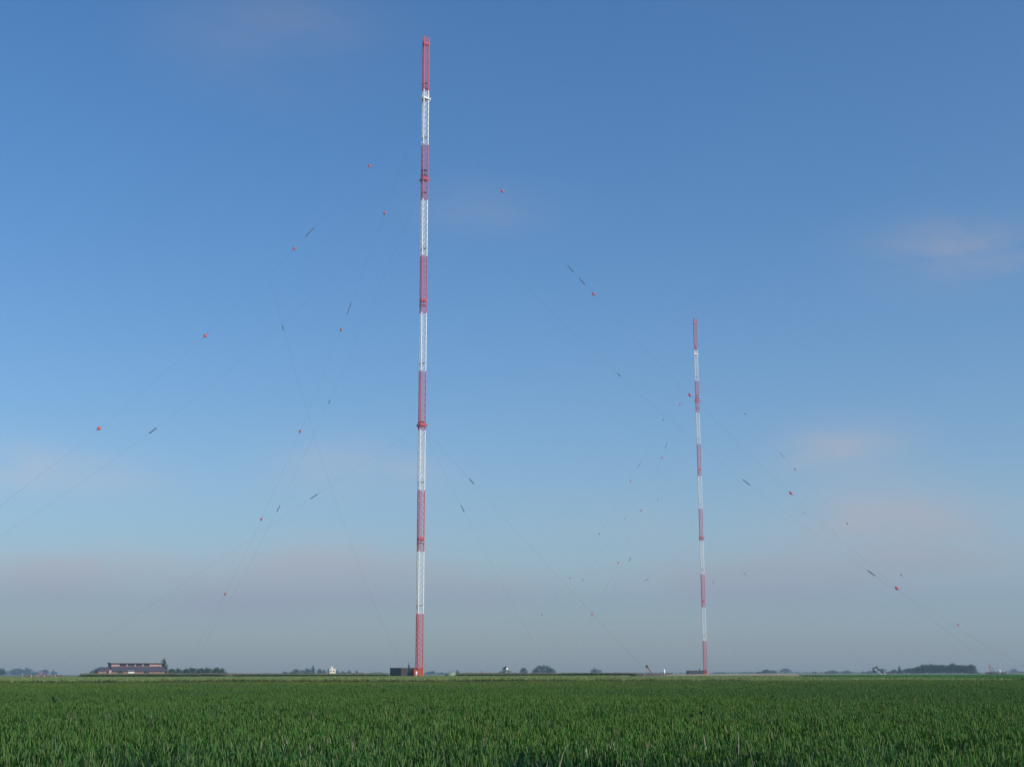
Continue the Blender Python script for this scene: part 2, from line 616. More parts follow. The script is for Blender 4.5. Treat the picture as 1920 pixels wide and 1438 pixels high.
def lattice(z0, z1):
    mb = MB()
    n = 10
    dz = (z1 - z0) / n
    for p in LEG:
        mb.bar(p + Vector((0, 0, z0)), p + Vector((0, 0, z1)), .27, 8)
    for e in range(3):
        a, b = LEG[e], LEG[(e + 1) % 3]
        for k in range(n):
            za, zb = z0 + k * dz, z0 + (k + 1) * dz
            mb.bar(a + Vector((0, 0, za + .12)), b + Vector((0, 0, za + .12)), .07, 5)
            if e == 1:
                mb.bar(a + Vector((0, 0, za)), b + Vector((0, 0, zb)), .095, 5)
            else:
                mb.bar(a + Vector((0, 0, za)), b + Vector((0, 0, zb)), .072, 5)
                mb.bar(b + Vector((0, 0, za)), a + Vector((0, 0, zb)), .072, 5)
    return mb


def ladder(z0, z1):
    """climbing ladder in its hoops, up the middle of the lattice"""
    mb = MB()
    for sx in (-.28, .28):
        mb.bar((sx + .35, .1, z0), (sx + .35, .1, z1), .05, 5)
    z = z0 + .4
    while z < z1:
        mb.bar((.07, .1, z), (.63, .1, z), .045, 4)
        z += .9
    mb.bar((-.55, .35, z0), (-.55, .35, z1), .07, 5)
    return mb


def tri(mb, z, r, h, hole=0.0):
    pts = [Vector((r * math.cos(a), r * math.sin(a), 0)) for a in ANG]
    q = []
    for k in range(3):
        p, nx_ = pts[k], pts[(k + 1) % 3]
        pv = pts[k - 1]
        q.append(p + (pv - p) * .14)
        q.append(p + (nx_ - p) * .14)
    lo = [(p.x, p.y, z) for p in q]
    hi = [(p.x, p.y, z + h) for p in q]
    mb.poly(list(reversed(lo)))
    mb.poly(hi)
    for k in range(6):
        k2 = (k + 1) % 6
        mb.poly((lo[k], lo[k2], hi[k2], hi[k]))


def gallery(z, r, hh, posts=5):
    """railed guy gallery round the mast, with brackets out to the guy heads"""
    mb = MB()
    tri(mb, z, r, .22)
    pts = [Vector((r * math.cos(a), r * math.sin(a), 0)) for a in ANG]
    for e in range(3):
        a, b = pts[e], pts[(e + 1) % 3]
        a2, b2 = a + (b - a) * .14, b + (a - b) * .14
        for zz in (hh * .5, hh):
            mb.bar(a2 + Vector((0, 0, z + zz)), b2 + Vector((0, 0, z + zz)), .07, 5)
        for k in range(posts):
            p = a2 + (b2 - a2) * (k / (posts - 1))
            mb.bar(p + Vector((0, 0, z + .2)), p + Vector((0, 0, z + hh)), .06, 4)
        # fascia plate
        m_ = (a2 + b2) / 2
        d = (b2 - a2)
        mb.box(m_.x, m_.y, z + .55, d.length, .06, .62, math.atan2(d.y, d.x))
    return mb


LAT = {}
prof_mast = {}


def make_mast(name, loc, rz, label):
    root = empty(name, loc, rz)
    tag(root, label, 'radio mast', 'striped transmitter masts')
    for k in range(NSEC):
        z0, z1 = (k * SEC if k else 4.2), (k + 1) * SEC
        m = M_RED if k % 2 == 0 else M_WHITE
        o = lattice(z0, z1).build('lattice_section', m, root)
        o['label'] = 'red lattice section' if k % 2 == 0 else 'white lattice section'
        ladder(z0, z1).build('ladder', m, o)
        if k:
            pb = MB()
            tri(pb, z0 + 4.0, RT - .12, .45)
            pb.build('rest_platform', M_DARK, root)
    for z, m, r, hh, double in ((313.0, M_WHITE, 2.95, 2.6, False), (266.0, M_RED, 2.9, 2.2, True), (129.6, M_RED, 3.1, 2.2, False),
                               (197.4, M_RED, 2.35, 1.3, False), (69.6, M_RED, 2.35, 1.3, False), (345.5, M_RED, 2.3, 1.3, False)):
        g = gallery(z, r, hh).build('gallery', m, root)
        decks = [(z - .5, r - .25, .48)]
        if double:
            decks += [(z + 5.2, 2.5, .5), (z + 2.6, 2.6, .4)]
        if z in (313.0,):
            decks += [(z + 6.0, 1.95, 1.1)]
        for dk in decks:
            u = MB()
            tri(u, *dk)
            u.build('deck', M_DARK, g)
        if r > 2.6:
            # outrigger brackets that carry the guys
            for a in ANG:
                b = MB()
                d = Vector((math.cos(a), math.sin(a), 0))
                b.bar(d * RT + Vector((0, 0, z + .3)), d * 3.1 + Vector((0, 0, z + .3)), .2, 6)
                b.bar(d * RT + Vector((0, 0, z - 1.8)), d * 3.0 + Vector((0, 0, z + .2)), .14, 6)
                b.box(d.x * 3.1, d.y * 3.1, z + .4, .6, .6, 1.0, a)
                b.build('guy_bracket', m, g)
    for k, p in enumerate(LEG + [Vector((0, 0, -2))]):
        t = MB()
        t.bar(p + Vector((0, 0, MH)), p + Vector((0, 0, MH + (1.4, .9, 1.2, 4.2)[k])), .11, 5)
        t.build('lightning_rod', M_DARK, root)
    # base cabin round the foot insulator
    b = MB()
    b.box(0, 0, 2.1, 4.6, 3.4, 4.2)
    cab = b.build('base_cabin', M_BASE, root)
    b = MB()
    for x in (-2.1, -1.2, -.3, .6, 1.5, 2.2):
        b.box(x, -1.74, 2.1, .09, .08, 4.1)
    b.box(0, -1.70, 4.24, 4.7, 3.6 - 3.3, .12)
    b.box(0, 0, 4.26, 4.8, 3.7, .14)
    b.build('cabin_rib', M_BASE, cab)
    b = MB()
    b.box(1.05, -1.735, 1.45, .8, .07, 2.6)
    b.build('cabin_door', M_BOOM, cab)
    return root


M1 = (-47.83, 723.04)
M2 = (183.56, 1357.95)
mast1 = make_mast('radio_mast', (M1[0], M1[1], 0), 0, 'tall red and white lattice mast beside the dark grey hut')
mast2 = copy_tree(mast1)
mast2.location = (M2[0], M2[1], 0)
mast2.rotation_euler = (0, 0, math.radians(-21))
mast2['label'] = 'farther, paler red and white lattice mast above the straw-coloured strip'


# ------------------------------------------------------------------ guys, insulators, marker balls
def guy_pt(m, h, phi, r, k, f):
    a = math.radians(phi)
    return Vector((m[0] + math.cos(a) * r * f, m[1] + math.sin(a) * r * f, max(.6, h * (1 - f) - 4 * k * f * (1 - f))))


def insulator(L, R):
    mb = MB()
    n = max(6, int(L / .55))
    prof = [(.12, 0)]
    for k in range(n):
        z0, z1 = L * (k + .12) / n, L * (k + .88) / n
        prof += [(.14, z0), (R, z0 + .06), (R * .92, z1 - .1), (.14, z1)]
    prof.append((.12, L))
    prof = [(r, z - L / 2) for r, z in prof]
    mb.lathe(prof, 8)
    for s in (-1, 1):
        mb.lathe([(R * .5, s * L / 2 - .1), (R * 1.35, s * L / 2 - .05), (R * 1.35, s * L / 2 + .12), (R * .5, s * L / 2 + .2)], 10)
    return mb.mesh('insulator', M_INSU)


INS = {k: insulator(*k) for k in ((7.0, .21), (3.9, .24), (1.7, .24))}
ball_b = MB()
prof = []
for k in range(11):
    t = -1 + 2 * k / 10
    prof.append((max(.10, .72 * (1 - abs(t) ** 1.7)), t * 1.12))
ball_b.lathe(prof, 14)
BALL = ball_b.mesh('marker_ball', M_BALL)
for p in BALL.polygons:
    p.use_smooth = True
band_b = MB()
band_b.lathe([(.70, -.09), (.77, -.07), (.77, .07), (.70, .09)], 14)
BAND = band_b.mesh('flange', M_BALL)
clamp_b = MB()
clamp_b.lathe([(.06, -.2), (.13, -.16), (.13, .16), (.06, .2)], 8)
CLAMP = clamp_b.mesh('wire_clamp', M_GALV)


def along(o, p, d):
    o.location = p
    o.rotation_mode = 'QUATERNION'
    o.rotation_quaternion = Vector((0, 0, 1)).rotation_difference(d)


ORD = ('topmost', 'second', 'third', 'fourth', 'lowest')


def guy(m, h, phi, r, k, label, where, ins=(), balls=()):
    a = math.radians(phi)
    d = Vector((math.cos(a), math.sin(a), 0))
    top = Vector((m[0], m[1], h)) + d * 3.0
    pts = [top] + [guy_pt(m, h, phi, r, k, f) for f in np.linspace(.03, 1, 40)]
    mb = MB()
    mb.tube(pts, .021, 5)
    w = mb.build('guy_wire', M_GALV)
    tag(w, label, 'guy wire', 'thin guy wires of the masts')
    for f, key in ins:
        p, q = guy_pt(m, h, phi, r, k, f), guy_pt(m, h, phi, r, k, f + .01)
        o = link('insulator', INS[key], w)
        along(o, p, (q - p).normalized())
    n = len(balls)
    for j, f in enumerate(balls):
        p, q = guy_pt(m, h, phi, r, k, f), guy_pt(m, h, phi, r, k, f + .01)
        o = link('marker_ball', BALL)
        along(o, p, (q - p).normalized())
        nm = ORD[j] if j < n - 1 else 'lowest'
        tag(o, '%s orange marker ball %s' % (nm, where), 'marker ball', 'orange marker balls on the guy wires')
        link('flange', BAND, o)
        for s in (-1.3, 1.3):
            link('wire_clamp', CLAMP, o).location = (0, 0, s)
    return w


def fr(f0, df, n):
    return [f0 + df * i for i in range(n)]


BIG, MID, LOW = (7.0, .21), (3.9, .24), (1.7, .24)
guy(M1, 313.4, 236.7, 344.4, 24.2, "near mast's top guy wire running down to the left with round orange balls", "on the near mast's long wire down to the left",
    [(.265, BIG)], fr(.136, .160, 4))
guy(M1, 313.4, -8.9, 285.1, 17.2, "near mast's top guy wire running down to the right past the far mast", "on the near mast's long wire down to the right",
    [(.281, MID), (.302, MID)], fr(.152, .171, 5))
guy(M1, 313.4, 128.5, 276.9, 25.4, "near mast's steep top guy wire going away behind its left side", "on the near mast's steep wire behind its left side",
    [(.27, BIG)], fr(.140, .160, 5))
guy(M2, 314, 120.1, 445.5, 40.4, "far mast's outer left guy wire, the one leaning farthest over", "on the far mast's outer left wire",
    [(.226, BIG)], fr(.127, .136, 5))
guy(M2, 314, -26.4, 285.3, 19.5, "far mast's top guy wire running down to the right", "on the far mast's wire down to the right",
    [(.295, BIG)], fr(.172, .164, 5))
guy(M2, 314, 246.5, 384.7, 26.4, "far mast's steep top guy wire close along its left side", "on the far mast's steep wire close on its left",
    [(.278, BIG)], fr(.153, .162, 5))
guy(M1, 266.8, 238.2, 349.3, 23.4, "near mast's second wire on the left, under the ball wire, with black insulators", "", [(.54, MID)])
guy(M1, 266.8, -9.3, 302.8, 23.8, "near mast's second wire on the right, under the ball wire, with black insulators", "", [(.345, LOW), (.554, MID), (.748, MID)])
guy(M1, 266.8, 128.4, 270.9, 18.3, "near mast's second steep wire behind its left side, with black insulators only", "", [(.349, LOW), (.558, MID)])
guy(M2, 266.8, 117.1, 422.0, 17.9, "far mast's second outer left wire, with black insulators only", "", [(.333, LOW), (.547, MID)])
guy(M2, 266.8, -26.7, 275.6, 18.7, "far mast's second wire on the right, with black insulators only", "", [(.374, LOW), (.591, MID)])
guy(M2, 266.8, 247.5, 381.1, 15.0, "far mast's second steep left wire, with black insulators only", "", [(.379, LOW), (.597, MID)])
guy(M1, 130.2, 187.0, 186.2, .3, "near mast's lowest left wire, ending in the far left fence", "", [(.296, MID)])
guy(M1, 130.2, 306.9, 174.9, 1.2, "near mast's lowest right wire, ending in the brown fence below the far mast", "", [(.263, MID)])
guy(M1, 130.2, 66.9, 188.7, 4.1, "near mast's steep lowest wire close on its right side", "", [(.274, MID)])
guy(M2, 130.2, 187.0, 187.7, 2.9, "far mast's lowest left wire", "", [(.29, MID)])
guy(M2, 130.2, 307.5, 206.1, 3.1, "far mast's lowest right wire, ending at the white boom before dark trees", "", [(.273, MID)])
guy(M2, 130.2, 69.2, 171.4, 4.5, "far mast's steep lowest wire close on its right side", "", [(.28, MID)])
# feeder from the left guy down to the hut
fa = guy_pt(M1, 313.4, 236.7, 344.4, 24.2, .345)
hx, hy = at(757, 722)
fb = Vector((hx, hy, 4.6))
pts = []
for k in range(31):
    t = k / 30
    p = fa.lerp(fb, t)
    p.z -= 4 * 14 * t * (1 - t)
    pts.append(p)
mb = MB()
mb.tube(pts, .021, 5)
w = mb.build('feeder_wire', M_GALV)
tag(w, 'faint feeder wire hanging from the left guy down to the dark grey hut', 'wire')
o = link('insulator', INS[LOW], w)
along(o, pts[3], (pts[4] - pts[3]).normalized())


# ------------------------------------------------------------------ mast huts
def hut(name, loc, rz, L, W, H, label):
    root = empty(name, loc, rz)
    tag(root, label, 'hut', 'dark huts at the foot of the masts')
    b = MB()
    b.box(0, 0, H / 2, L, W, H)
    b.build('wall', M_CLAD, root)
    b = MB()
    n = int(L / .9)
    for i in range(n + 1):
        b.box(-L / 2 + L * i / n, -W / 2 - .04, H / 2 - .1, .10, .07, H - .3)
    n = int(W / .9)
    for s in (-1, 1):
        for i in range(n + 1):
            b.box(s * (L / 2 + .04), -W / 2 + W * i / n, H / 2 - .1, .07, .10, H - .3)
    b.build('cladding_rib', M_CLAD, root)
    b = MB()
    b.box(0, 0, H + .14, L + .5, W + .5, .28)
    roof = b.build('roof', M_DARK, root)
    b = MB()
    b.box(0, 0, H + .31, L + .3, W + .3, .06)
    b.build('roof_edge', M_CLADTRIM, roof)
    b = MB()
    b.box(-L * .2, -W / 2 - .05, 1.1, 1.3, .06, 2.2)
    b.build('door', M_DARK, root)
    b = MB()   # feed-through bushing on the roof
    b.lathe([(.45, 0), (.5, .3), (.32, .5), (.42, .9), (.26, 1.1), (.34, 1.5), (.14, 1.7), (.10, 3.0)], 10, (L * .30, -W * .2, H + .3))
    b.build('bushing', M_INSU, root)
    return root


x, y = at(753, 727)
h1 = hut('mast_hut', (x + .3, y + 2.2, 0), math.radians(44), 9.0, 8.8, 4.35, 'dark grey metal clad hut with flat roof touching the near mast')
x, y = at(1303, 1352)
h2 = copy_tree(h1)
h2.location = (x, y, 0)
h2.rotation_euler = (0, 0, math.radians(10))
h2.scale = (1.55, 1.0, .85)
h2['label'] = 'small dark flat hut at the foot of the far mast'


# ------------------------------------------------------------------ white oval markers
def oval(px, d, zb, h, label):
    x, y = at(px, d)
    root = empty('oval_marker', (x, y, 0))
    tag(root, label, 'marker', 'white oval markers on posts')
    b = MB()
    pr = [(max(.03, .36 * math.sqrt(max(0, 1 - (-1 + 2 * k / 10) ** 2))), zb + h * k / 10) for k in range(11)]
    b.lathe(pr, 14)
    b.build('body', M_WPAINT, root, smooth=True)
    b = MB()
    b.bar((0, 0, 0), (0, 0, zb + .1), .09, 8)
    b.build('post', M_POST, root)
    root.scale = (h / 1.7 * 1.15, h / 1.7 * 1.15, 1)
    return root


oval(780.3, 715, .75, 2.3, "white oval marker in front of the near mast's red base")
oval(1245.2, 577, 1.3, 2.0, 'white oval marker above the middle brown fence, right of the orange boom')
oval(1874.5, 706, 1.35, 1.7, 'white oval marker above the far right brown fence')


# ------------------------------------------------------------------ anchor fences and booms
def fence(px0, px1, d, H, label, nposts, post_px=(), depth=9.0, fm=M_FENCE):
    x0, y0 = at(px0, d)
    x1, y1 = at(px1, d)
    root = empty('anchor_fence', ((x0 + x1) / 2, (y0 + y1) / 2, 0), math.atan2(y1 - y0, x1 - x0))
    tag(root, label, 'fence', 'fenced guy anchor enclosures')
    L = math.hypot(x1 - x0, y1 - y0)
    b = MB()
    # slatted panels on four sides, with gaps between the slats
    n = int(L / .32)
    for yy in (0.0, depth):
        for i in range(n):
            xx = -L / 2 + L * (i + .5) / n
            b.box(xx, yy, H * .5 - rnd.uniform(0, .05), .20, .04, H * .94)
        b.box(0, yy + .05, H * .25, L, .05, .12)
        b.box(0, yy + .05, H * .8, L, .05, .12)
    m = int(depth / .32)
    for xx in (-L / 2, L / 2):
        for i in range(m):
            b.box(xx, depth * (i + .5) / m, H * .5, .04, .20, H * .94)
    b.build('slat_panel', fm, root)
    for i in range(nposts):
        p = MB()
        xx = -L / 2 + L * i / (nposts - 1)
        p.box(xx, -.10, H * .5, .14, .12, H * 1.04)
        p.build('post', M_FENCE if i % 3 else M_POST, root)
    for px, hh in post_px:
        ppx = at(px, d)[0]
        p = MB()
        p.box(ppx - (x0 + x1) / 2, -.35, hh / 2, .34, .3, hh)
        p.build('gate_post', M_POST, root)
    return root


fence(42, 116, 736, 1.75, 'pale posted fence at the far left horizon', 9, ((58, 1.8), (84, 1.9), (105, 1.8)), fm=M_FENCE)
fence(1182, 1262, 580, 1.75, 'brown slatted fence left of the straw-coloured strip, below the far mast', 10, ((1241, 1.35), (1251, 1.3), (1262.5, 1.7)))
fence(1847, 1886, 709, 1.75, 'brown slatted fence on the far right horizon', 5, ((1885, 1.5),))


def boom(px_foot, px_tip, d, z_tip, m, tip_m, label, r=.28, loop=False):
    x0, y0 = at(px_foot, d)
    x1, y1 = at(px_tip, d + 2)
    root = empty('anchor_boom', (x0, y0, 0))
    tag(root, label, 'guy anchor', 'slanting booms at the guy anchors')
    tip = Vector((x1 - x0, y1 - y0, z_tip))
    foot = Vector((-(x1 - x0) * .45, 0, 0))
    b = MB()
    for s in (-.45, .45):
        b.bar(foot + Vector((0, s, .0)), tip + Vector((0, s * .35, 0)), r * .55, 6)
    for k in range(1, 8):
        p = foot.lerp(tip, k / 8)
        b.bar(p + Vector((0, -.4 + .03 * k, 0)), p + Vector((0, .4 - .03 * k, .25)), .08, 5)
    b.bar(foot, tip, r * .7, 6)
    b.build('arm', m, root)
    b = MB()
    dr = (tip - foot).normalized()
    b.bar(tip - dr * .5, tip + dr * .5, r * 1.5, 8)
    b.build('head', tip_m, root)
    b = MB()
    b.box(foot.x, 0, .4, 1.6, 1.6, .8)
    b.build('footing', M_POST, root)
    if loop:
        b = MB()
        b.bar(foot.lerp(tip, .5) + Vector((1.4, 0, -1.4)), foot.lerp(tip, .5) + Vector((1.4, 0, .8)), .12, 6)
        b.bar(foot.lerp(tip, .5) + Vector((1.4, 0, .8)), tip, .12, 6)
        b.build('brace', m, root)
    return root


boom(1224, 1213.5, 583, 4.35, M_BOOM, M_DARK, 'orange slanting boom with black tip behind the middle brown fence', .30)
boom(73, 82, 740, 3.6, M_BOOM, M_DARK, 'faint red slanting boom at the far left fence')
boom(1860, 1856, 714, 4.6, M_BOOM, M_BOOM, 'orange framed boom behind the far right brown fence', .15, loop=True)
boom(1650, 1641.5, 1205, 4.0, M_PALEB, M_PALEB, 'white slanting boom in front of the dark pointed tree', .55)
boom(900, 904, 1340, 3.4, M_BOOM, M_BOOM, 'small red boom on the horizon right of the near mast', .6)
x, y = at(1659, 1200)
b = MB()
b.lathe([(.45, 0), (.45, .2), (.24, .35), (.20, 3.1), (.42, 3.15), (.42, 3.5), (.1, 3.6)], 8)
o = b.build('white_pole', M_WPAINT)
o.location = (x, y, 0)
tag(o, 'short white pole right of the white slanting boom', 'pole')

# ------------------------------------------------------------------ brick barn
xl, yl = at(210, 900)
bz = gz(xl, yl)
BL, BW = 30.5, 18.0
th = math.radians(24)
barn = empty('brick_barn', (xl, yl, bz), th)      # origin at the near front-left corner; +x along the front
tag(barn, 'long pink brick barn with dark slate roofs on the left horizon', 'barn')
zz = lambda py: z_at(245, py, 900) - bz
Z_TOP, Z_UP, Z_EAVE = zz(1244.6), zz(1250.2), zz(1257.3)
b = MB()
b.box(BL / 2, 5 + 6.5, Z_TOP / 2, BL, 13, Z_TOP)
b.build('upper_wall', M_BRICK, barn)
b = MB()
b.box(BL / 2, 11.2, Z_TOP + .22, BL + 1.2, 14.6, .44)
rf = b.build('roof', M_SLATE, barn)
b = MB()
b.box(BL / 2, 11.2, Z_TOP + .52, BL + 1.0, 14.4, .16)
b.build('roof_edge', M_FASCIA, rf)
# clerestory: dark glazing between pink panels
b = MB()
b.box(BL / 2, 4.96, (Z_UP + Z_TOP) / 2 + .1, BL - .4, .10, Z_TOP - Z_UP - .4)
gl = b.build('clerestory_window', M_DARKGL, barn)
for u0, u1 in ((.005, .165), (.30, .325), (.46, .485), (.61, .64), (.755, .995)):
    b = MB()
    b.box(BL * (u0 + u1) / 2, 4.90, (Z_UP + Z_TOP) / 2 + .02, BL * (u1 - u0), .12, Z_TOP - Z_UP - .62)
    b.build('panel', M_PINKP, barn)
# lean-to in front
b = MB()
b.box(BL / 2 + .7, 2.55, Z_EAVE / 2, BL + 1.2, 4.7, Z_EAVE)
b.build('lower_wall', M_BRICK, barn)
b = MB()
xa, xb = -.3, BL + 2.2
b.poly([(xa, -.5, Z_EAVE - .1), (xb, -.5, Z_EAVE - .1), (xb - .8, 4.95, Z_UP), (xa, 4.95, Z_UP)])
b.poly([(xa, 4.95, Z_UP - .25), (xb - .8, 4.95, Z_UP - .25), (xb, -.5, Z_EAVE - .35), (xa, -.5, Z_EAVE - .35)])
b.poly([(xa, -.5, Z_EAVE - .35), (xb, -.5, Z_EAVE - .35), (xb, -.5, Z_EAVE - .1), (xa, -.5, Z_EAVE - .1)])
b.poly([(xb, -.5, Z_EAVE - .35), (xb - .8, 4.95, Z_UP - .25), (xb - .8, 4.95, Z_UP), (xb, -.5, Z_EAVE - .1)])
b.poly([(xa, -.5, Z_EAVE - .1), (xa, 4.95, Z_UP), (xa, 4.95, Z_UP - .25), (xa, -.5, Z_EAVE - .35)])
b.build('lean_to_roof', M_SLATE, barn)
b = MB()
b.box(BL * .375, .14, 1.75, 3.6, .12, 2.7)
b.build('white_door', M_WPAINT, barn)
for u, w_ in ((.16, 3.2), (.66, 2.2), (.72, .8)):
    b = MB()
    b.box(BL * u, .15, 1.5, w_, .12, 2.6)
    b.build('doorway', M_DARKGL, barn)
# dark end and low annex on the left
b = MB()
b.box(-4.1, 8.0, Z_UP * .27, 8.0, 14, Z_UP * .54)
b.build('annex_wall', M_BRICK, barn)
b = MB()
za, zr = Z_UP * .50, Z_UP * .96
b.poly([(-8.6, 0.6, za), (-.1, 0.6, za), (-.1, 6.0, zr), (-6.0, 6.0, zr)])
b.poly([(-8.6, 15.4, za), (-8.6, 0.6, za), (-6.0, 6.0, zr), (-6.0, 10.0, zr)])
b.poly([(-.1, 15.4, za), (-8.6, 15.4, za), (-6.0, 10.0, zr), (-.1, 10.0, zr)])
b.poly([(-6.0, 6.0, zr), (-.1, 6.0, zr), (-.1, 10.0, zr), (-6.0, 10.0, zr)])
b.build('annex_roof', M_SLATE, barn)
b = MB()
b.box(-1.2, -.1, Z_EAVE * .55, 1.6, 1.4, Z_EAVE * 1.1)
b.build('chimney_stack', M_PINKP, barn)

# ------------------------------------------------------------------ small white buildings
x, y = at(621.5, 1000)
wh = empty('white_house', (x, y, 0), math.radians(-62))
tag(wh, 'small cream cube-shaped house with bright top among hazy bushes', 'house')
b = MB()
b.box(0, 0, 2.6, 4.2, 4.4, 5.2)
b.build('wall', M_CREAM, wh)
b = MB()
b.poly([(-2.4, -2.5, 5.2), (2.4, -2.5, 5.2), (0, 0, 6.0)])
b.poly([(2.4, -2.5, 5.2), (2.4, 2.5, 5.2), (0, 0, 6.0)])
b.poly([(2.4, 2.5, 5.2), (-2.4, 2.5, 5.2), (0, 0, 6.0)])
b.poly([(-2.4, 2.5, 5.2), (-2.4, -2.5, 5.2), (0, 0, 6.0)])
b.poly([(-2.4, 2.5, 5.2), (2.4, 2.5, 5.2), (2.4, -2.5, 5.2), (-2.4, -2.5, 5.2)])
rf = b.build('roof', M_CREAM, wh)
b = MB()
b.lathe([(.5, 5.6), (.7, 6.0), (.7, 6.6), (.3, 6.9)], 10)
b.build('vent', M_WPAINT, rf)
for px_, pz in ((-1.2, 3.6), (.9, 3.6), (.9, 1.6)):
    b = MB()
    b.box(2.13, px_, pz, .08, .8, 1.0)
    b.build('window', M_DARKGL, wh)
x, y = at(948.5, 1400)
gh = empty('gable_house', (x, y, 0), math.radians(34))
tag(gh, 'white gable peeping above a round bush on the horizon', 'house')
b = MB()
b.box(0, 0, 2.9, 3.6, 5, 5.8)
b.build('wall', M_WPAINT, gh)
b = MB()
b.poly([(-1.8, -2.5, 5.8), (1.8, -2.5, 5.8), (0, -2.5, 8.0)])
b.build('gable', M_WPAINT, gh)
b = MB()
b.poly([(1.8, 2.5, 5.8), (-1.8, 2.5, 5.8), (0, 2.5, 8.0)])
b.build('gable', M_WPAINT, gh)
b = MB()
for s in (-1, 1):
    q = [(s * 2.5, -2.8, 5.45), (0, -2.8, 8.2), (0, 2.8, 8.2), (s * 2.5, 2.8, 5.45)]
    b.poly(q if s < 0 else q[::-1])
    q2 = [(p[0], p[1], p[2] + .25) for p in q]
    b.poly(q2[::-1] if s < 0 else q2)
    b.poly([q[0], q2[0], q2[1], q[1]])
b.build('roof', M_SLATE, gh)

x, y = at(846, 960)
b = MB()
prof = [(4.4, 0), (4.2, .8), (3.2, 1.9), (1.8, 2.7), (.3, 3.0)]
b.lathe(prof, 18)
md = b.build('mound', M_MOUND, smooth=True)
md.location = (x, y, 0)
md.scale = (1.05, 1.8, 1.0)
tag(md, 'low pale green mound right of the near mast foot', 'mound')


# ------------------------------------------------------------------ trees
def crown(lobes, n, leaf, pal, seed):
    r = random.Random(seed)
    mb = MB()
    tot = sum(l[3] * l[4] for l in lobes)
    for (lx, ly, lz, rx, rz_) in lobes:
        k = int(n * rx * rz_ / tot)
        lobe_t = r.uniform(-.25, .3)
        for _ in range(k):
            while True:
                a = Vector((r.uniform(-1, 1), r.uniform(-1, 1), r.uniform(-1, 1)))
                if .05 < a.length <= 1:
                    break
            a = a.normalized() * (r.random() ** .35 if r.random() < .8 else r.uniform(1, 1.18))
            p = Vector((lx + a.x * rx, ly + a.y * rx, lz + a.z * rz_))
            if p.z < .02:
                continue
            nrm = (a + Vector((r.uniform(-1, 1), r.uniform(-1, 1), r.uniform(-.6, 1)))).normalized()
            u = nrm.orthogonal().normalized()
            w = nrm.cross(u)
            th_ = r.uniform(0, PI)
            u, w = u * math.cos(th_) + w * math.sin(th_), w * math.cos(th_) - u * math.sin(th_)
            s = leaf * r.uniform(.6, 1.4)
            mb.poly([p - u * s, p - w * s * .6, p + u * s, p + w * s * .6])
            t = min(1, max(0, r.random() + lobe_t))
            mb.t.append(lerp3(pal[0], pal[1], t) + (1,))
    return mb


L_PAL = ((0.028, 0.064, 0.026), (0.075, 0.135, 0.046))
C_PAL = ((0.018, 0.045, 0.024), (0.040, 0.080, 0.036))
KINDS = {}


def tree_kind(key, lobes, n, leaf, pal, trunk_h, seed):
    """unit tree: crown within x,y -0.5..0.5 and z up to 1, its own trunk with limbs"""
    cm = crown(lobes, n, leaf, pal, seed).mesh('crown', M_LEAF)
    mb = MB()
    r = random.Random(seed + 1)
    pts = [(0, 0, 0), (r.uniform(-.02, .02), r.uniform(-.02, .02), trunk_h * .5), (r.uniform(-.03, .03), 0, trunk_h)]
    mb.bar(pts[0], pts[1], .035, 7, .026)
    mb.bar(pts[1], pts[2], .026, 7, .012)
    for l in lobes[:6]:
        mb.bar(pts[1], (l[0] * .8, l[1] * .8, l[2]), .014, 5, .004)
    tm = mb.mesh('trunk', M_BARK)
    KINDS[key] = (cm, tm)


tree_kind('broad_a', [(0, 0, .60, .36, .34), (-.26, .1, .45, .24, .24), (.27, -.08, .42, .24, .26), (.08, .2, .72, .24, .24), (-.12, -.2, .68, .22, .24), (.02, 0, .28, .38, .18)], 900, .045, L_PAL, .5, 3)
tree_kind('broad_b', [(-.06, 0, .55, .34, .36), (.22, .1, .62, .24, .26), (-.28, -.1, .36, .20, .22), (.10, -.15, .80, .20, .20), (.25, 0, .30, .24, .20), (-.15, .1, .25, .3, .18)], 900, .045, L_PAL, .5, 14)
tree_kind('broad_c', [(0, 0, .5, .42, .40), (-.2, 0, .70, .24, .22), (.24, .05, .66, .22, .24), (0, -.1, .25, .44, .2), (.34, .1, .32, .18, .2)], 900, .045, L_PAL, .45, 25)
tree_kind('slim', [(0, 0, .30, .40, .26), (.05, 0, .52, .34, .26), (-.06, .04, .72, .24, .22), (.02, 0, .88, .14, .14), (0, 0, .15, .34, .14)], 700, .05, C_PAL, .6, 31)
tree_kind('bush', [(0, 0, .45, .36, .44), (-.28, 0, .32, .24, .32), (.28, .06, .36, .24, .34), (.1, 0, .7, .18, .26), (0, 0, .15, .46, .16)], 600, .05, L_PAL, .3, 42)


def tree(name, kind, px0, px1, ytop, d, label, cat='tree', group=None, dy=0.0, depth=1.0):
    pxc = (px0 + px1) / 2
    x, y = at(pxc, d + dy)
    z = gz(x, y)
    W = (px1 - px0) * d / 2669.0
    H = z_at(pxc, ytop, d) - z
    root = empty(name, (x, y, z), rnd.uniform(-.5, .5))
    root.scale = (W, W * depth, H)
    tag(root, label, cat, group)
    cm, tm = KINDS[kind]
    link('trunk', tm, root)
    link('crown', cm, root)
    return root


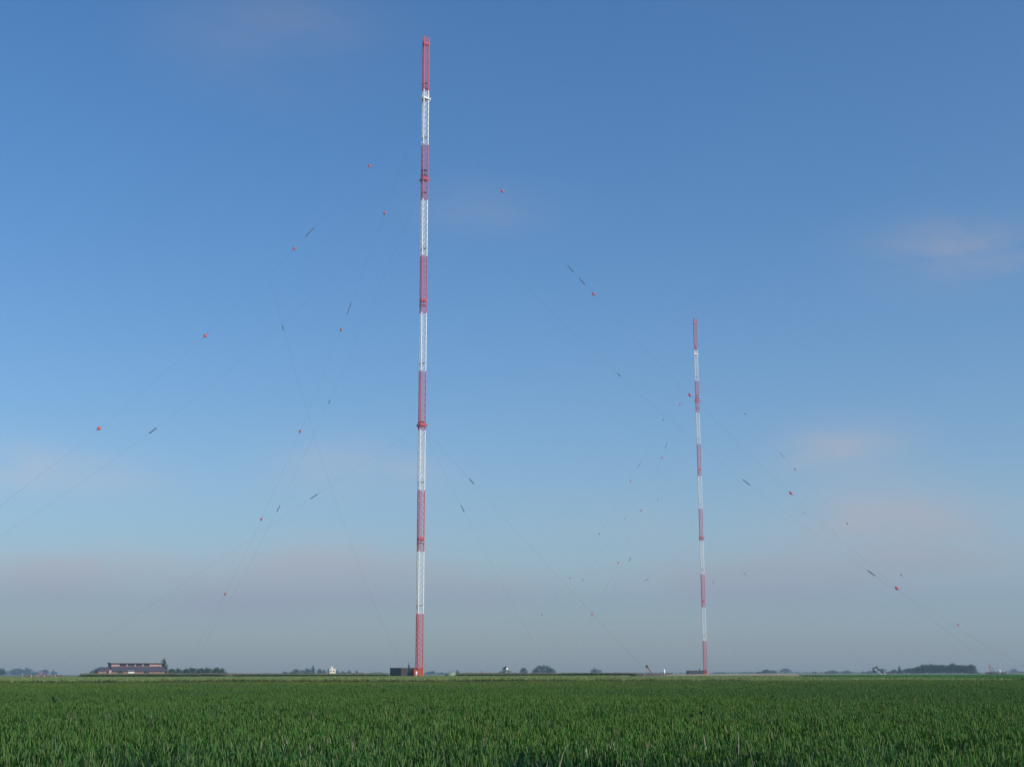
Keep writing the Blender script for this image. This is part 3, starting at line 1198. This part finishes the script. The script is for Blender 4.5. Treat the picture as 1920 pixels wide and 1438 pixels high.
tree('conifer', 'slim', 297, 316, 1236, 915, 'dark pointed tree at the right end of the brick barn')
tree('leafy_tree', 'bush', 169, 190, 1251.5, 930, 'dark bush at the left end of the brick barn', 'bush')
px = 315
k = 0
for w_, yt in ((13, 1253), (10, 1252.5), (12, 1254), (9, 1252.5), (11, 1250.5), (12, 1251), (12, 1251.5), (11, 1251), (11, 1252), (13, 1250.5), (9, 1252)):
    tree('hedgerow_tree', ('broad_a', 'broad_b', 'broad_c')[k % 3], px - 2, px + w_ + 2, yt, 1040, 'round green tree in the row right of the brick barn', 'tree', 'trees in a row right of the barn', dy=rnd.uniform(-12, 12))
    px += w_ - 1.8
    k += 1
tree('leafy_tree', 'bush', 417, 427, 1257.5, 1040, 'small separate bush at the right end of the barn tree row', 'bush')
tree('leafy_tree', 'broad_c', -9, 9.5, 1251.5, 2145, 'dark tree cut by the left edge of the photo')
# bushes round the cream house
for px0, px1, yt in ((527, 540, 1258.5), (537, 553, 1257.5), (546, 562, 1253.5), (557, 572, 1254.5), (568, 582, 1252.5), (577, 592, 1251), (593, 604, 1253), (600, 613, 1254)):
    tree('shrub', ('bush', 'broad_b')[k % 2], px0, px1, yt, 2343, 'hazy green bush in the clump left of the cream house', 'bush', 'bushes left of the cream house', dy=rnd.uniform(-15, 15))
    k += 1
tree('conifer', 'slim', 583, 591, 1247, 2359, 'thin pointed tree in the clump left of the cream house')
for px0, px1, yt in ((627, 636, 1255), (636, 648, 1257), (644, 660, 1257.5), (662, 674, 1258.5), (670, 682, 1260)):
    tree('shrub', 'bush', px0, px1, yt, 2805, 'pale hazy bush right of the cream house', 'bush', 'bushes right of the cream house', dy=rnd.uniform(-15, 15))
tree('conifer', 'slim', 652, 658, 1255, 2805, 'slim hazy conifer right of the cream house, the nearer one to it')
tree('conifer', 'slim', 666, 672, 1255.5, 2805, 'slim hazy conifer right of the cream house, the farther one from it')
for px0, px1, yt in ((697, 709, 1259), (706, 718, 1258.5), (716, 726, 1260.5)):
    tree('shrub', 'bush', px0, px1, yt, 3795, 'very faint low bush just left of the dark grey hut', 'bush', 'faint bushes left of the hut')
for px0, px1, yt, kk in ((795, 806, 1258.5, 'bush'), (803, 811, 1257.5, 'broad_b'), (809, 816, 1257, 'broad_a'), (818, 834, 1260, 'bush')):
    tree('shrub', kk, px0, px1, yt, 3135, 'faint bush between the near mast and the pale green mound', 'bush', 'bushes between mast and mound')
tree('shrub', 'slim', 853, 862, 1255.5, 2970, 'faint pointed bush right of the pale green mound', 'bush')
tree('shrub', 'bush', 872, 888, 1260, 3630, 'faint flat bush left of the small red boom', 'bush')
tree('shrub', 'bush', 906, 914, 1260, 3300, 'tiny bush just right of the small red boom', 'bush')
tree('leafy_tree', 'bush', 934, 960, 1253.4, 1385, 'rounded bush hiding the white gable', 'bush')
tree('leafy_tree', 'broad_a', 974, 990, 1251, 1930, 'small round tree between the white gable and the big domed trees')
tree('leafy_tree', 'broad_c', 1003, 1036, 1245.5, 1900, 'big domed tree, tallest between the two masts')
tree('leafy_tree', 'broad_b', 996, 1013, 1252, 1890, 'lower round tree joined to the left of the big domed tree')
tree('leafy_tree', 'broad_a', 1024, 1043, 1252, 1890, 'lower round tree joined to the right of the big domed tree')
tree('leafy_tree', 'broad_b', 1106, 1122, 1252.5, 2722, 'round hazy tree halfway between the masts, left of its lower twin')
tree('leafy_tree', 'bush', 1116, 1130, 1254.5, 2722, 'lower hazy bush joined to the tree halfway between the masts', 'bush')
for px0, px1, yt in ((1335, 1348, 1260), (1346, 1362, 1259), (1385, 1398, 1259.5), (1396, 1412, 1259)):
    tree('shrub', 'bush', px0, px1, yt, 3465, 'faint low bush on the horizon just right of the far mast', 'bush', 'faint bushes right of the far mast')
tree('shrub', 'bush', 1417, 1428, 1258, 2475, 'tiny dark bush left of the dark tree pair right of the far mast', 'bush')
tree('leafy_tree', 'broad_b', 1426, 1444, 1254.5, 2475, 'dark round tree, taller of the dark pair right of the far mast')
tree('leafy_tree', 'broad_c', 1438, 1457, 1255.5, 2475, 'dark round tree, lower of the dark pair right of the far mast')
tree('leafy_tree', 'broad_a', 1460, 1486, 1252.5, 3960, 'pale hazy round tree right of the dark pair')
tree('shrub', 'bush', 1522, 1531, 1258, 2805, 'tiny bush alone above the green beet field edge', 'bush')
tree('leafy_tree', 'bush', 1546, 1572, 1255.5, 2475, 'wide dark bush, left of two above the beet field', 'bush')
tree('leafy_tree', 'bush', 1576, 1597, 1256, 2475, 'narrower dark bush, right of two above the beet field', 'bush')
tree('shrub', 'bush', 1613, 1622, 1258, 2392, 'smaller bush just left of the dark pointed tree', 'bush')
tree('shrub', 'bush', 1622, 1637, 1256.5, 2392, 'low bush touching the dark pointed tree on its left', 'bush')
tree('leafy_tree', 'broad_b', 1634, 1649, 1248.8, 1700, 'dark pointed tree behind the white slanting boom')
tree('leafy_tree', 'broad_c', 1645, 1663, 1252.5, 1710, 'dark lower tree behind the short white pole')
for px0, px1, yt in ((1662, 1676, 1257), (1670, 1684, 1254.5), (1680, 1694, 1253.5), (1690, 1706, 1254)):
    tree('shrub', ('broad_a', 'bush')[k % 2], px0, px1, yt, 1800, 'bushy tree between the white pole and the big wood', 'tree', 'bushy trees left of the big wood', dy=rnd.uniform(-20, 20))
    k += 1
tree('conifer', 'slim', 1683, 1691, 1248.5, 1810, 'thin pointed tree left of the big wood on the right')
px = 1698
while px < 1812:
    w_ = rnd.uniform(15, 21)
    t = (px - 1698) / 114
    yt = (1252.5 if t < .06 else 1249.5 if t < .18 else 1246.2 if t < .5 else 1246.6 if t < .62 else 1244.6) + rnd.uniform(-1.0, 1.8)
    for row in range(2):
        tree('woodland_tree', ('broad_a', 'broad_b', 'broad_c')[k % 3], px + row * 4, px + w_ + row * 4, yt + row * rnd.uniform(-1.6, 2.0), 1700, 'leafy tree in the big dark wood on the right horizon', 'tree',
             'trees of the big wood on the right', dy=18 * row + rnd.uniform(-6, 6), depth=1.0)
        k += 1
    px += w_ * .62
for px0, px1, yt in ((1812, 1828, 1257), (1822, 1838, 1259.5)):
    tree('shrub', 'bush', px0, px1, yt, 1690, 'low bush tapering off the right end of the big wood', 'bush', 'bushes at the right end of the wood')
tree('leafy_tree', 'broad_a', 1893, 1910, 1253.5, 4455, 'very pale hazy tree near the right edge of the photo')
for px0, px1, yt in ((1890, 1906, 1260), (1905, 1922, 1259)):
    tree('shrub', 'bush', px0, px1, yt, 2475, 'low dark bush under the pale hazy tree at the right edge', 'bush', 'bushes at the right edge')


# far-off hazy wood, one mass on the left horizon, and the last low line of trees all round
def far_wood(name, spans, seed):
    mb = MB()
    r = random.Random(seed)
    for px0, px1, ytop, d, step in spans:
        p = px0
        while p < px1:
            w_ = r.uniform(.8, 1.4) * step
            xx, yy = at(p, d)
            edge = min(1, (p - px0) / (3 * step) + .35, (px1 - p) / (3 * step) + .35)
            H = (z_at(p, ytop, d)) * edge * r.uniform(.82, 1.05)
            W = w_ * d / 2669
            yy += r.uniform(-40, 40)
            for _ in range(60):
                a = Vector((r.gauss(0, 1), r.gauss(0, 1), r.gauss(0, 1))).normalized() * r.random() ** .3
                q = Vector((xx + a.x * W * .75, yy + a.y * W * .75, H * (.52 + a.z * .5)))
                n_ = (a + Vector((r.uniform(-1, 1), r.uniform(-1, 1), r.uniform(-1, 1)))).normalized()
                u = n_.orthogonal().normalized()
                v = n_.cross(u)
                s = H * .12 * r.uniform(.7, 1.4)
                mb.poly([q - u * s, q - v * s, q + u * s, q + v * s])
                mb.t.append(lerp3(L_PAL[0], L_PAL[1], r.random()) + (1,))
            p += step * .55
    o = mb.build(name, M_LEAF)
    tag(o, kind='stuff')
    return o


far_wood('distant_woodland', [(8, 64, 1252.5, 4600, 7), (58, 108, 1256.5, 4900, 7), (-60, 10, 1256, 4900, 7)], 5)
far_wood('distant_treeline', [(480, 530, 1261, 3300, 8), (612, 760, 1260.3, 3600, 8), (800, 1000, 1260, 3800, 9), (1045, 1110, 1260.2, 3800, 9), (1130, 1300, 1259.6, 3900, 9),
                              (1330, 1620, 1258.8, 3700, 9), (1835, 1990, 1257.6, 3800, 9)], 6)

# ------------------------------------------------------------------ a tall weed standing out of the wheat
wx, wy = at(104, 42)
weed = empty('weed_plant', (wx, wy, 0))
tag(weed, 'dark leafy weed standing above the wheat near the left edge', 'weed')
b = MB()
b.bar((0, 0, 0), (.03, 0, 1.12), .010, 6, .004)
b.build('stem', M_BARK, weed)
b = MB()
for kk in range(36):
    z = rnd.uniform(.5, 1.13)
    blade(b, .02, 0, z, rnd.uniform(.10, .24) * (1.5 - z * .6), .05, rnd.uniform(0, 2 * PI), rnd.uniform(.5, 1.1), rnd.uniform(.3, 1.2), lerp3((0.03, 0.07, 0.02), (0.05, 0.11, 0.03), rnd.random()), 3)
b.build('leaves', M_LEAF, weed)

# ------------------------------------------------------------------ air, sky, sun
SUN_AZ, SUN_EL = math.radians(122), math.radians(30)    # azimuth clockwise from the view direction
hz = MB()
hz.box(0, 0, 190.0, 14400, 14400, 384.0)
vm = bpy.data.materials.new('haze_air')
vm.use_nodes = True
nt = vm.node_tree
nt.nodes.remove(nt.nodes['Principled BSDF'])
pv = nt.nodes.new('ShaderNodeVolumePrincipled')
pv.inputs['Color'].default_value = (0.61, 0.82, 1.0, 1)
pv.inputs['Density'].default_value = 0.000185
pv.inputs['Anisotropy'].default_value = 0.25
nt.links.new(pv.outputs[0], nt.nodes['Material Output'].inputs['Volume'])
haze = hz.build('haze', vm)
tag(haze, kind='stuff')

W = bpy.data.worlds.new('World')
S.world = W
W.use_nodes = True
nt = W.node_tree
bg = nt.nodes['Background']
sky = nt.nodes.new('ShaderNodeTexSky')
sky.sky_type = 'NISHITA'
sky.sun_disc = False
sky.sun_elevation = SUN_EL
sky.sun_rotation = SUN_AZ
sky.altitude = 100
sky.air_density = 1.0
sky.dust_density = 1.0
sky.ozone_density = 2.0
# thin wisps of cloud, laid out by direction in the sky
tc = nt.nodes.new('ShaderNodeTexCoord')
mp = nt.nodes.new('ShaderNodeMapping')
mp.inputs['Scale'].default_value = (3.2, 3.2, 8.0)
nt.links.new(tc.outputs['Generated'], mp.inputs['Vector'])
n1 = nt.nodes.new('ShaderNodeTexNoise')
n1.inputs['Scale'].default_value = 2.6
n1.inputs['Detail'].default_value = 7
n1.inputs['Roughness'].default_value = .58
n1.inputs['Distortion'].default_value = .35
nt.links.new(mp.outputs[0], n1.inputs['Vector'])
cr = nt.nodes.new('ShaderNodeValToRGB')
cr.color_ramp.elements[0].position = .27
cr.color_ramp.elements[0].color = (0, 0, 0, 1)
cr.color_ramp.elements[1].position = .70
cr.color_ramp.elements[1].color = (1, 1, 1, 1)
nt.links.new(n1.outputs['Fac'], cr.inputs['Fac'])


def sky_dir(px, py):
    X, Y = px - CX, CY - py
    sx = X * c_ - Y * s_
    sy = X * s_ + Y * c_
    return Vector((sx, F_PX * math.cos(PITCH) - sy * math.sin(PITCH), F_PX * math.sin(PITCH) + sy * math.cos(PITCH))).normalized()


acc = None
for px, py, wx_, wz_, amp in ((1800, 468, .050, .019, 1.9), (1590, 850, .042, .021, 1.4), (1690, 955, .065, .019, 1.7), (1560, 1010, .06, .014, .9), (120, 885, .06, .018, .9), (30, 870, .03, .015, .5),
                              (170, 1065, .060, .013, 2.2), (60, 1100, .05, .012, 1.4), (680, 880, .055, .020, 1.0), (640, 1065, .07, .018, 1.9), (900, 1110, .09, .014, 1.6), (1110, 1000, .05, .016, 1.1), (520, 70, .07, .032, .5), (910, 390, .045, .018, .5),
                              (1400, 1085, .08, .016, 1.7), (1800, 1050, .07, .020, 1.8), (420, 1130, .08, .014, 1.5), (1620, 1110, .07, .012, 1.5)):
    d = sky_dir(px, py)
    right = Vector((d.y, -d.x, 0)).normalized()
    up = right.cross(d)
    vs = []
    for v, wd in ((right, wx_), (up, wz_)):
        dp = nt.nodes.new('ShaderNodeVectorMath')
        dp.operation = 'DOT_PRODUCT'
        nt.links.new(tc.outputs['Generated'], dp.inputs[0])
        dp.inputs[1].default_value = v / wd
        mu = nt.nodes.new('ShaderNodeMath')
        mu.operation = 'POWER'
        ab = nt.nodes.new('ShaderNodeMath')
        ab.operation = 'ABSOLUTE'
        nt.links.new(dp.outputs['Value'], ab.inputs[0])
        nt.links.new(ab.outputs[0], mu.inputs[0])
        mu.inputs[1].default_value = 2
        vs.append(mu)
    ad = nt.nodes.new('ShaderNodeMath')
    nt.links.new(vs[0].outputs[0], ad.inputs[0])
    nt.links.new(vs[1].outputs[0], ad.inputs[1])
    ng_ = nt.nodes.new('ShaderNodeMath')
    ng_.operation = 'MULTIPLY'
    ng_.inputs[1].default_value = -1
    nt.links.new(ad.outputs[0], ng_.inputs[0])
    xp = nt.nodes.new('ShaderNodeMath')
    xp.operation = 'EXPONENT'
    nt.links.new(ng_.outputs[0], xp.inputs[0])
    am = nt.nodes.new('ShaderNodeMath')
    am.operation = 'MULTIPLY'
    am.inputs[1].default_value = amp
    nt.links.new(xp.outputs[0], am.inputs[0])
    if acc is None:
        acc = am
    else:
        s2 = nt.nodes.new('ShaderNodeMath')
        nt.links.new(acc.outputs[0], s2.inputs[0])
        nt.links.new(am.outputs[0], s2.inputs[1])
        acc = s2
cm_ = nt.nodes.new('ShaderNodeMath')
cm_.operation = 'MULTIPLY'
nt.links.new(acc.outputs[0], cm_.inputs[0])
nt.links.new(cr.outputs['Color'], cm_.inputs[1])
cs = nt.nodes.new('ShaderNodeMath')
cs.operation = 'MULTIPLY'
cs.use_clamp = True
cs.inputs[1].default_value = 0.85
nt.links.new(cm_.outputs[0], cs.inputs[0])
mx = nt.nodes.new('ShaderNodeMix')
mx.data_type = 'RGBA'
hc = nt.nodes.new('ShaderNodeHueSaturation')      # thin cloud: the sky behind it, washed out
hc.inputs['Saturation'].default_value = 0.52
hc.inputs['Value'].default_value = 0.86
nt.links.new(sky.outputs[0], hc.inputs['Color'])
ct = nt.nodes.new('ShaderNodeMix')
ct.data_type = 'RGBA'
ct.blend_type = 'MULTIPLY'
ct.inputs['Factor'].default_value = 1
nt.links.new(hc.outputs[0], ct.inputs['A'])
ct.inputs['B'].default_value = (1.05, .97, 0.98, 1)
nt.links.new(cs.outputs[0], mx.inputs['Factor'])
hs = nt.nodes.new('ShaderNodeHueSaturation')      # the camera's vivid colour setting
hs.inputs['Saturation'].default_value = 1.34
hs.inputs['Hue'].default_value = 0.505
nt.links.new(sky.outputs[0], hs.inputs['Color'])
nt.links.new(hs.outputs[0], mx.inputs['A'])
nt.links.new(ct.outputs['Result'], mx.inputs['B'])
nt.links.new(mx.outputs['Result'], bg.inputs['Color'])
bg.inputs['Strength'].default_value = 0.122

sun = bpy.data.lights.new('sun', 'SUN')
sun.energy = 3.2
sun.angle = math.radians(0.6)
sun.color = (1.0, 0.95, 0.87)
so = bpy.data.objects.new('sun', sun)
C.objects.link(so)
sd = Vector((math.sin(SUN_AZ) * math.cos(SUN_EL), math.cos(SUN_AZ) * math.cos(SUN_EL), math.sin(SUN_EL)))
so.rotation_euler = sd.to_track_quat('Z', 'Y').to_euler()
so.location = (0, 0, 600)

S.view_settings.view_transform = 'Standard'
S.view_settings.look = 'None'
S.view_settings.exposure = 0.22
S.view_settings.gamma = 1.0
S.cycles.volume_bounces = 0
S.cycles.max_bounces = 5
S.cycles.transparent_max_bounces = 8
